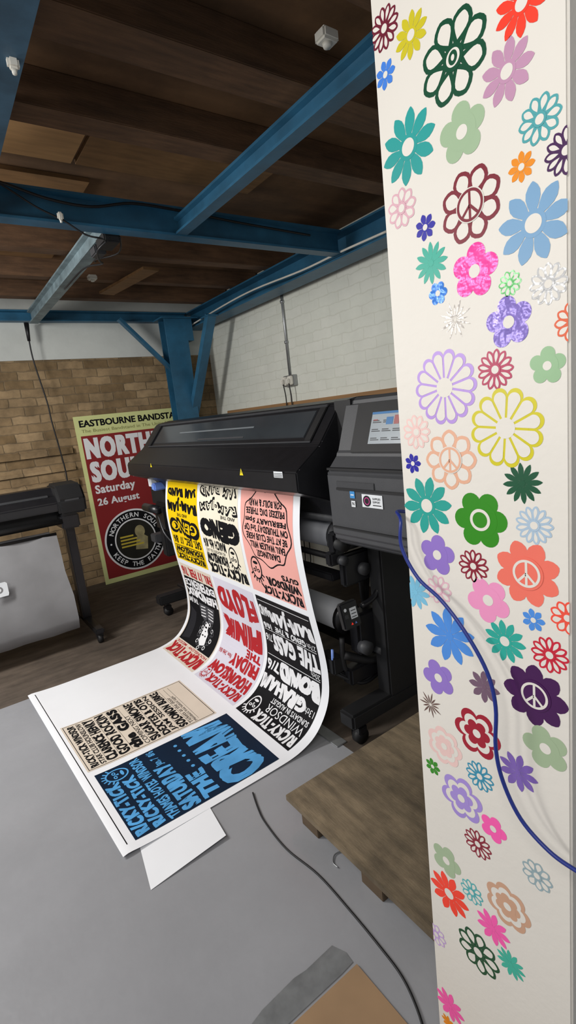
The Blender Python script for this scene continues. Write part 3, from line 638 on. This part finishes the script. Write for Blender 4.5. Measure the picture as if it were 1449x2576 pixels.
a.ell(cx, cy, .3, .3, c_wht, 3, 60); a.ell(cx, cy, .283, .283, c_blk, 4, 60); a.ell(cx, cy, .205, .205, c_wht, 5, 60); a.ell(cx, cy, .192, .192, M('poster olive', '#1c1b14', .5, 0, .4, 12), 6, 60)
m_pp = M('poster pale', '#9a9068', .5, 0, .3, 15)
a.ell(cx+.05, cy+.07, .05, .06, m_pp, 7, 24); a.poly([(cx-.02, cy-.1), (cx+.1, cy-.12), (cx+.12, cy+.0), (cx+.07, cy+.04), (cx+.01, cy+.02)], m_pp, 7.3)
for k in range(4): a.rect(cx-.15, cy-.06+k*.032, .22-.03*k, .016, c_gold, 8)
a.arctext('NORTHERN SOUL', cx, cy, .243, .045, 155, 25, c_wht, 8); a.arctext('KEEP THE FAITH', cx, cy, .243, .045, 208, 332, c_wht, 8, True)
for g in (180, 0): a.ell(cx+.243*math.cos(math.radians(g)), cy+.243*math.sin(math.radians(g)), .009, .009, c_wht, 8, 12)
a.build('poster_face', board, lambda u, v, l: bo+bu*u+bvv*v+bn*(.0006+.0005*l))

# ---------------------------------------------------------------- left plotter with basket
vc = thing('vinyl_plotter', 'black plotter on a stand with grey cloth basket at the left edge', 'plotter', (.2, 3.85, 0))
b = MB(); b.prism([(3.72,.93),(3.70,.99),(3.74,1.03),(3.8,1.035),(3.84,1.09),(3.96,1.09),(4.02,1.03),(4.02,.93)], 'x', -.6, .8, m_black, .008)
b.box((-.5, 3.71, .985), (.62, 3.735, .995), m_silver); b.box((-.5, 3.76, 1.03), (.62, 3.79, 1.045), m_dgrey, .003); b.build('body', vc)
b = MB(); b.prism([(3.69,.9),(3.67,1.0),(3.74,1.1),(3.97,1.11),(4.04,1.05),(4.04,.9)], 'x', .66, .84, m_blackm, .015); b.box((.7, 3.68, .99), (.8, 3.72, 1.01), m_dgrey, .004); b.build('end_cover', vc)
b = MB(); b.box((-.4, 3.83, .83), (.7, 3.93, .93), m_blackm, .01); b.tube([(-.5, 3.72, .86), (.72, 3.72, .86)], .02, m_blackm, 12); b.box((.66, 3.7, .8), (.78, 4.0, .9), m_black, .01); b.build('rail', vc)
b = MB(); t = bmesh.new(); g = []
NX = 14; pfb = [(3.62,.80),(3.6,.72),(3.575,.55),(3.55,.38),(3.53,.22),(3.56,.14),(3.68,.12),(3.8,.16),(3.86,.4),(3.88,.78)]
for i in range(NX+1):
    x = -.6+1.2*i/NX
    g.append([t.verts.new((x+.02*(z < .5), y+.008*math.sin(i*1.9+z*6), z)) for (y, z) in pfb])
for i in range(NX):
    for j in range(len(pfb)-1): t.faces.new((g[i][j], g[i+1][j], g[i+1][j+1], g[i][j+1]))
b.merge(t, m_fabric, True); b.tube([(-.6, 3.62, .8), (.6, 3.62, .8)], .01, m_black, 10); bk = b.build('basket', vc, 'grey cloth catch basket')
a = Art(); c = at_y(2, 1484, 3.55); a.poly([(-.05,-.045),(.035,-.045),(.04,-.03),(.04,.035),(.03,.045),(-.05,.045)], m_label, 1); a.ring(-.01, 0, .022, .012, m_fabric, 2)
a.build('logo_patch', bk, plane((c.x, 3.545, c.z), (1, 0, 0), (0, .05, .99)))
for x in (.73, -.5):
    b = MB(); b.box((x-.03, 3.82, .08), (x+.03, 3.92, .93), m_black, .006); b.build('leg', vc)
    b = MB(); b.box((x-.03, 3.5, .07), (x+.03, 4.25, .11), m_black, .008); b.build('foot', vc)
    for y in (3.54, 4.2):
        b = MB(); b.tube([(x-.015, y, .033), (x+.015, y, .033)], .033, m_blackm, 16); b.box((x-.022, y-.02, .04), (x+.022, y+.02, .075), m_black, .003); b.build('caster', vc)

# ---------------------------------------------------------------- floor items
pf_ = thing('plywood_platform', 'low plywood platform on wooden blocks beside the flower pillar base', 'platform', (1.3, 1.0, 0))
b = MB(); b.box((.79, .62, .078), (1.9, 1.37, .1), m_platf, .002); b.box((.84, .62, .06), (1.9, 1.31, .078), m_blk_wood); b.build('board', pf_)
for (x, y) in ((.85, 1.28), (.85, .98), (.85, .70), (1.5, 1.28), (1.5, .7)):
    b = MB(); b.box((x-.035, y-.05, 0), (x+.05, y+.04, .06), m_blk_wood, .002); b.build('block', pf_)
b = MB(); b.box((1.17, 1.54, 0), (1.225, 2.0, .006), m_silver, .002); tag(b.build('threshold_strip'), 'silver metal threshold strip on the floor beneath the sheet edge', 'strip')
b = MB(); t = bmesh.new()
pts = [at_z(x, y, .002) for x, y in ((835,2378),(870,2395),(888,2420),(860,2450),(700,2600),(600,2620),(660,2540),(740,2460),(770,2440))]
t.faces.new([t.verts.new(p) for p in pts]); b.merge(t, m_tape); tag(b.build('floor_tape'), 'torn silver tape strip stuck to the grey floor', 'tape')
b = MB(); b.box((.4, .38, .001), (.64, .855, .006), m_card); tag(b.build('cardboard_sheet'), 'flat brown cardboard sheet by the foot of the pillar', 'cardboard')
fp = [at_z(x, y, .004) for x, y in ((636,1994),(650,2035),(668,2070),(720,2135),(800,2200),(880,2290),(950,2375),(1010,2455),(1050,2540),(1080,2640))]
b = MB(); b.tube(fp, .0032, m_cable, 8, 6); tag(b.build('floor_cable'), 'black power cable trailing over the grey floor from under the posters', 'cable')
hp = [at_z(x, y, .004) for x, y in ((862,2140),(842,2150),(838,2170),(850,2182))]
b = MB(); b.tube(hp, .002, m_silver, 6, 5); tag(b.build('wire_offcut'), 'short curled grey wire offcut on the floor near the platform', 'wire')

# ---------------------------------------------------------------- wall and ceiling fittings
sk = thing('wall_socket', 'white double socket on the cream wall above the printer', 'socket', (2.63, 3.58, 1.66))
b = MB(); b.box((2.6, 3.5, 1.63), (2.64, 3.65, 1.72), m_silver, .004); b.build('back_box', sk)
for y in (3.615, 3.535):
    b = MB(); b.box((2.575, y-.033, 1.64), (2.6, y+.033, 1.71), m_plast, .006); b.box((2.55, y-.02, 1.65), (2.58, y+.02, 1.69), m_plast, .006); b.build('plug', sk)
b = MB(); b.tube([(2.628, 3.585, 1.72), (2.628, 3.585, 2.62)], .011, m_silver, 10); b.tube([(2.628, 3.585, 1.98), (2.628, 3.585, 2.0)], .018, m_silver, 10); b.tube([(2.628,3.585,2.3),(2.628,3.585,2.32)], .018, m_silver, 10)
tag(b.build('conduit'), 'vertical grey metal conduit running down to the wall socket', 'conduit')
for i, (y, l) in enumerate(((3.615, 'left'), (3.535, 'right'))):
    b = MB(); b.tube([(2.57, y, 1.65), (2.58, y-.005, 1.55), (2.59, y+.01, 1.42), (2.6, y, 1.2), (2.61, y, .4), (2.58, y, .006), (2.4, y, .006)], .005, m_cable, 6, 5)
    tag(b.build('plug_lead'), f'thin black lead dropping from the {l} plug of the wall socket', 'lead', 'socket leads')
b = MB(); wp = [at_x(x, y, 2.375) for x, y in ((468,826),(560,770),(640,728),(760,680),(860,632),(972,582))]
b.tube(wp, .007, m_plast, 8, 5); tag(b.build('trunking'), 'thin white conduit following the lower edge of the wall beam', 'conduit')
b = MB(); b.tube([at_y(x, y, 2.552) for x, y in ((-80,440),(0,458),(120,500),(230,520),(330,512),(450,530),(600,560),(780,592))], .006, m_cable, 6, 6)
tag(b.build('overhead_cable'), 'black cable looped along the crossing blue ceiling beam', 'cable')
b = MB(); b.tube([at_y(x, y, 4.86) for x, y in ((66,812),(72,850),(85,910),(118,1010),(130,1060),(150,1130),(165,1185),(172,1230))], .006, m_cable, 6, 6); b.tube([at_y(66,812,4.86), at_y(73,858,4.86)], .02, m_cable, 8, 0, .012)
tag(b.build('hanging_cable'), 'black cable and plug hanging down the tan brick wall', 'cable')
jb = thing('junction_box', 'dark junction boxes and leads under the channel end', 'junction box', (.96, 2.75, 2.37))
b = MB(); b.box((.92, 2.66, 2.335), (1.0, 2.8, 2.384), m_blackm, .006); b.box((.93, 2.86, 2.34), (.99, 2.95, 2.384), m_dgrey, .006); b.build('box', jb)
b = MB(); b.tube([(.95, 2.66, 2.35), (.9, 2.72, 2.31), (.94, 2.85, 2.3), (1.0, 3.0, 2.33), (.96, 3.2, 2.36), (.93, 3.5, 2.34), (.96, 3.7, 2.37)], .005, m_cable, 6, 6)
b.tube([(1.0, 2.66, 2.36), (1.03, 2.8, 2.33), (.97, 3.0, 2.35), (1.0, 3.1, 2.37)], .004, m_cable, 6, 6); b.build('lead', jb)
b = MB(); b.tube([at_y(x, y, 2.53) for x, y in ((-40,440),(20,475),(90,520),(160,555),(215,590),(255,600))]+[Vector((.93, 2.68, 2.34))], .004, m_cable, 6, 6); b.build('lead', jb)
def fitting(px, py, z, label, s=.03):
    c = at_z(px, py, z); th = thing('ceiling_fitting', label, 'fitting', c)
    b = MB(); b.box(c-Vector((s, s*.8, .012)), c+Vector((s, s*.8, .02)), m_plast, .006); b.build('base', th)
    b = MB(); b.tube([c+Vector((0, 0, -.012)), c+Vector((0, 0, -.022))], s*.5, m_plast, 14, 0, s*.4); b.build('cap', th)
fitting(822, 98, 2.48, 'white square ceiling fitting at the top beside the pillar', .03)
fitting(232, 700, 2.48, 'small white fitting on a joist right of the grey channel', .03)
fitting(33, 162, 2.35, 'small white fitting under the beam in the upper left corner', .014)
fitting(152, 546, 2.35, 'small white fitting under the crossing beam left of the channel', .012)

# ---------------------------------------------------------------- camera, light
cam = bpy.data.cameras.new('camera'); co = bpy.data.objects.new('camera', cam); COL.objects.link(co)
cam.sensor_fit = 'VERTICAL'; cam.sensor_height = 36; cam.sensor_width = 24; cam.lens = 36*F/2576; cam.clip_start = .02
co.matrix_world = Matrix(((XA.x, XA.y, XA.z, 0), (YA.x, YA.y, YA.z, 0), (ZA.x, ZA.y, ZA.z, H), (0, 0, 0, 1)))
bpy.context.scene.camera = co
def area(name, loc, tgt, sx, sy, pw, col=(1, .985, .96)):
    l = bpy.data.lights.new(name, 'AREA'); l.shape = 'RECTANGLE'; l.size = sx; l.size_y = sy; l.energy = pw; l.color = col
    o = bpy.data.objects.new(name, l); COL.objects.link(o); o.location = loc
    o.rotation_euler = (Vector(tgt)-Vector(loc)).to_track_quat('-Z', 'Y').to_euler()
area('tube_light', (-.7, .1, 2.3), (.4, 1.2, 0), 1.5, .25, 24)
area('tube_light_far', (-1.0, 2.9, 2.25), (.9, 3.2, .5), .3, 1.3, 78)
l = bpy.data.lights.new('ceiling_fill', 'POINT'); l.energy = 38; l.shadow_soft_size = .25; l.color = (1, .97, .92)  # unseen point fill, added to brighten the ceiling as well
o = bpy.data.objects.new('ceiling_fill', l); COL.objects.link(o); o.location = (-1.3, 1.7, 1.7)
w = bpy.data.worlds.new('world'); bpy.context.scene.world = w; w.use_nodes = True
w.node_tree.nodes['Background'].inputs[0].default_value = (.9, .94, 1, 1); w.node_tree.nodes['Background'].inputs[1].default_value = .4
for o in bpy.data.objects:
    if '_o' in o: del o['_o']
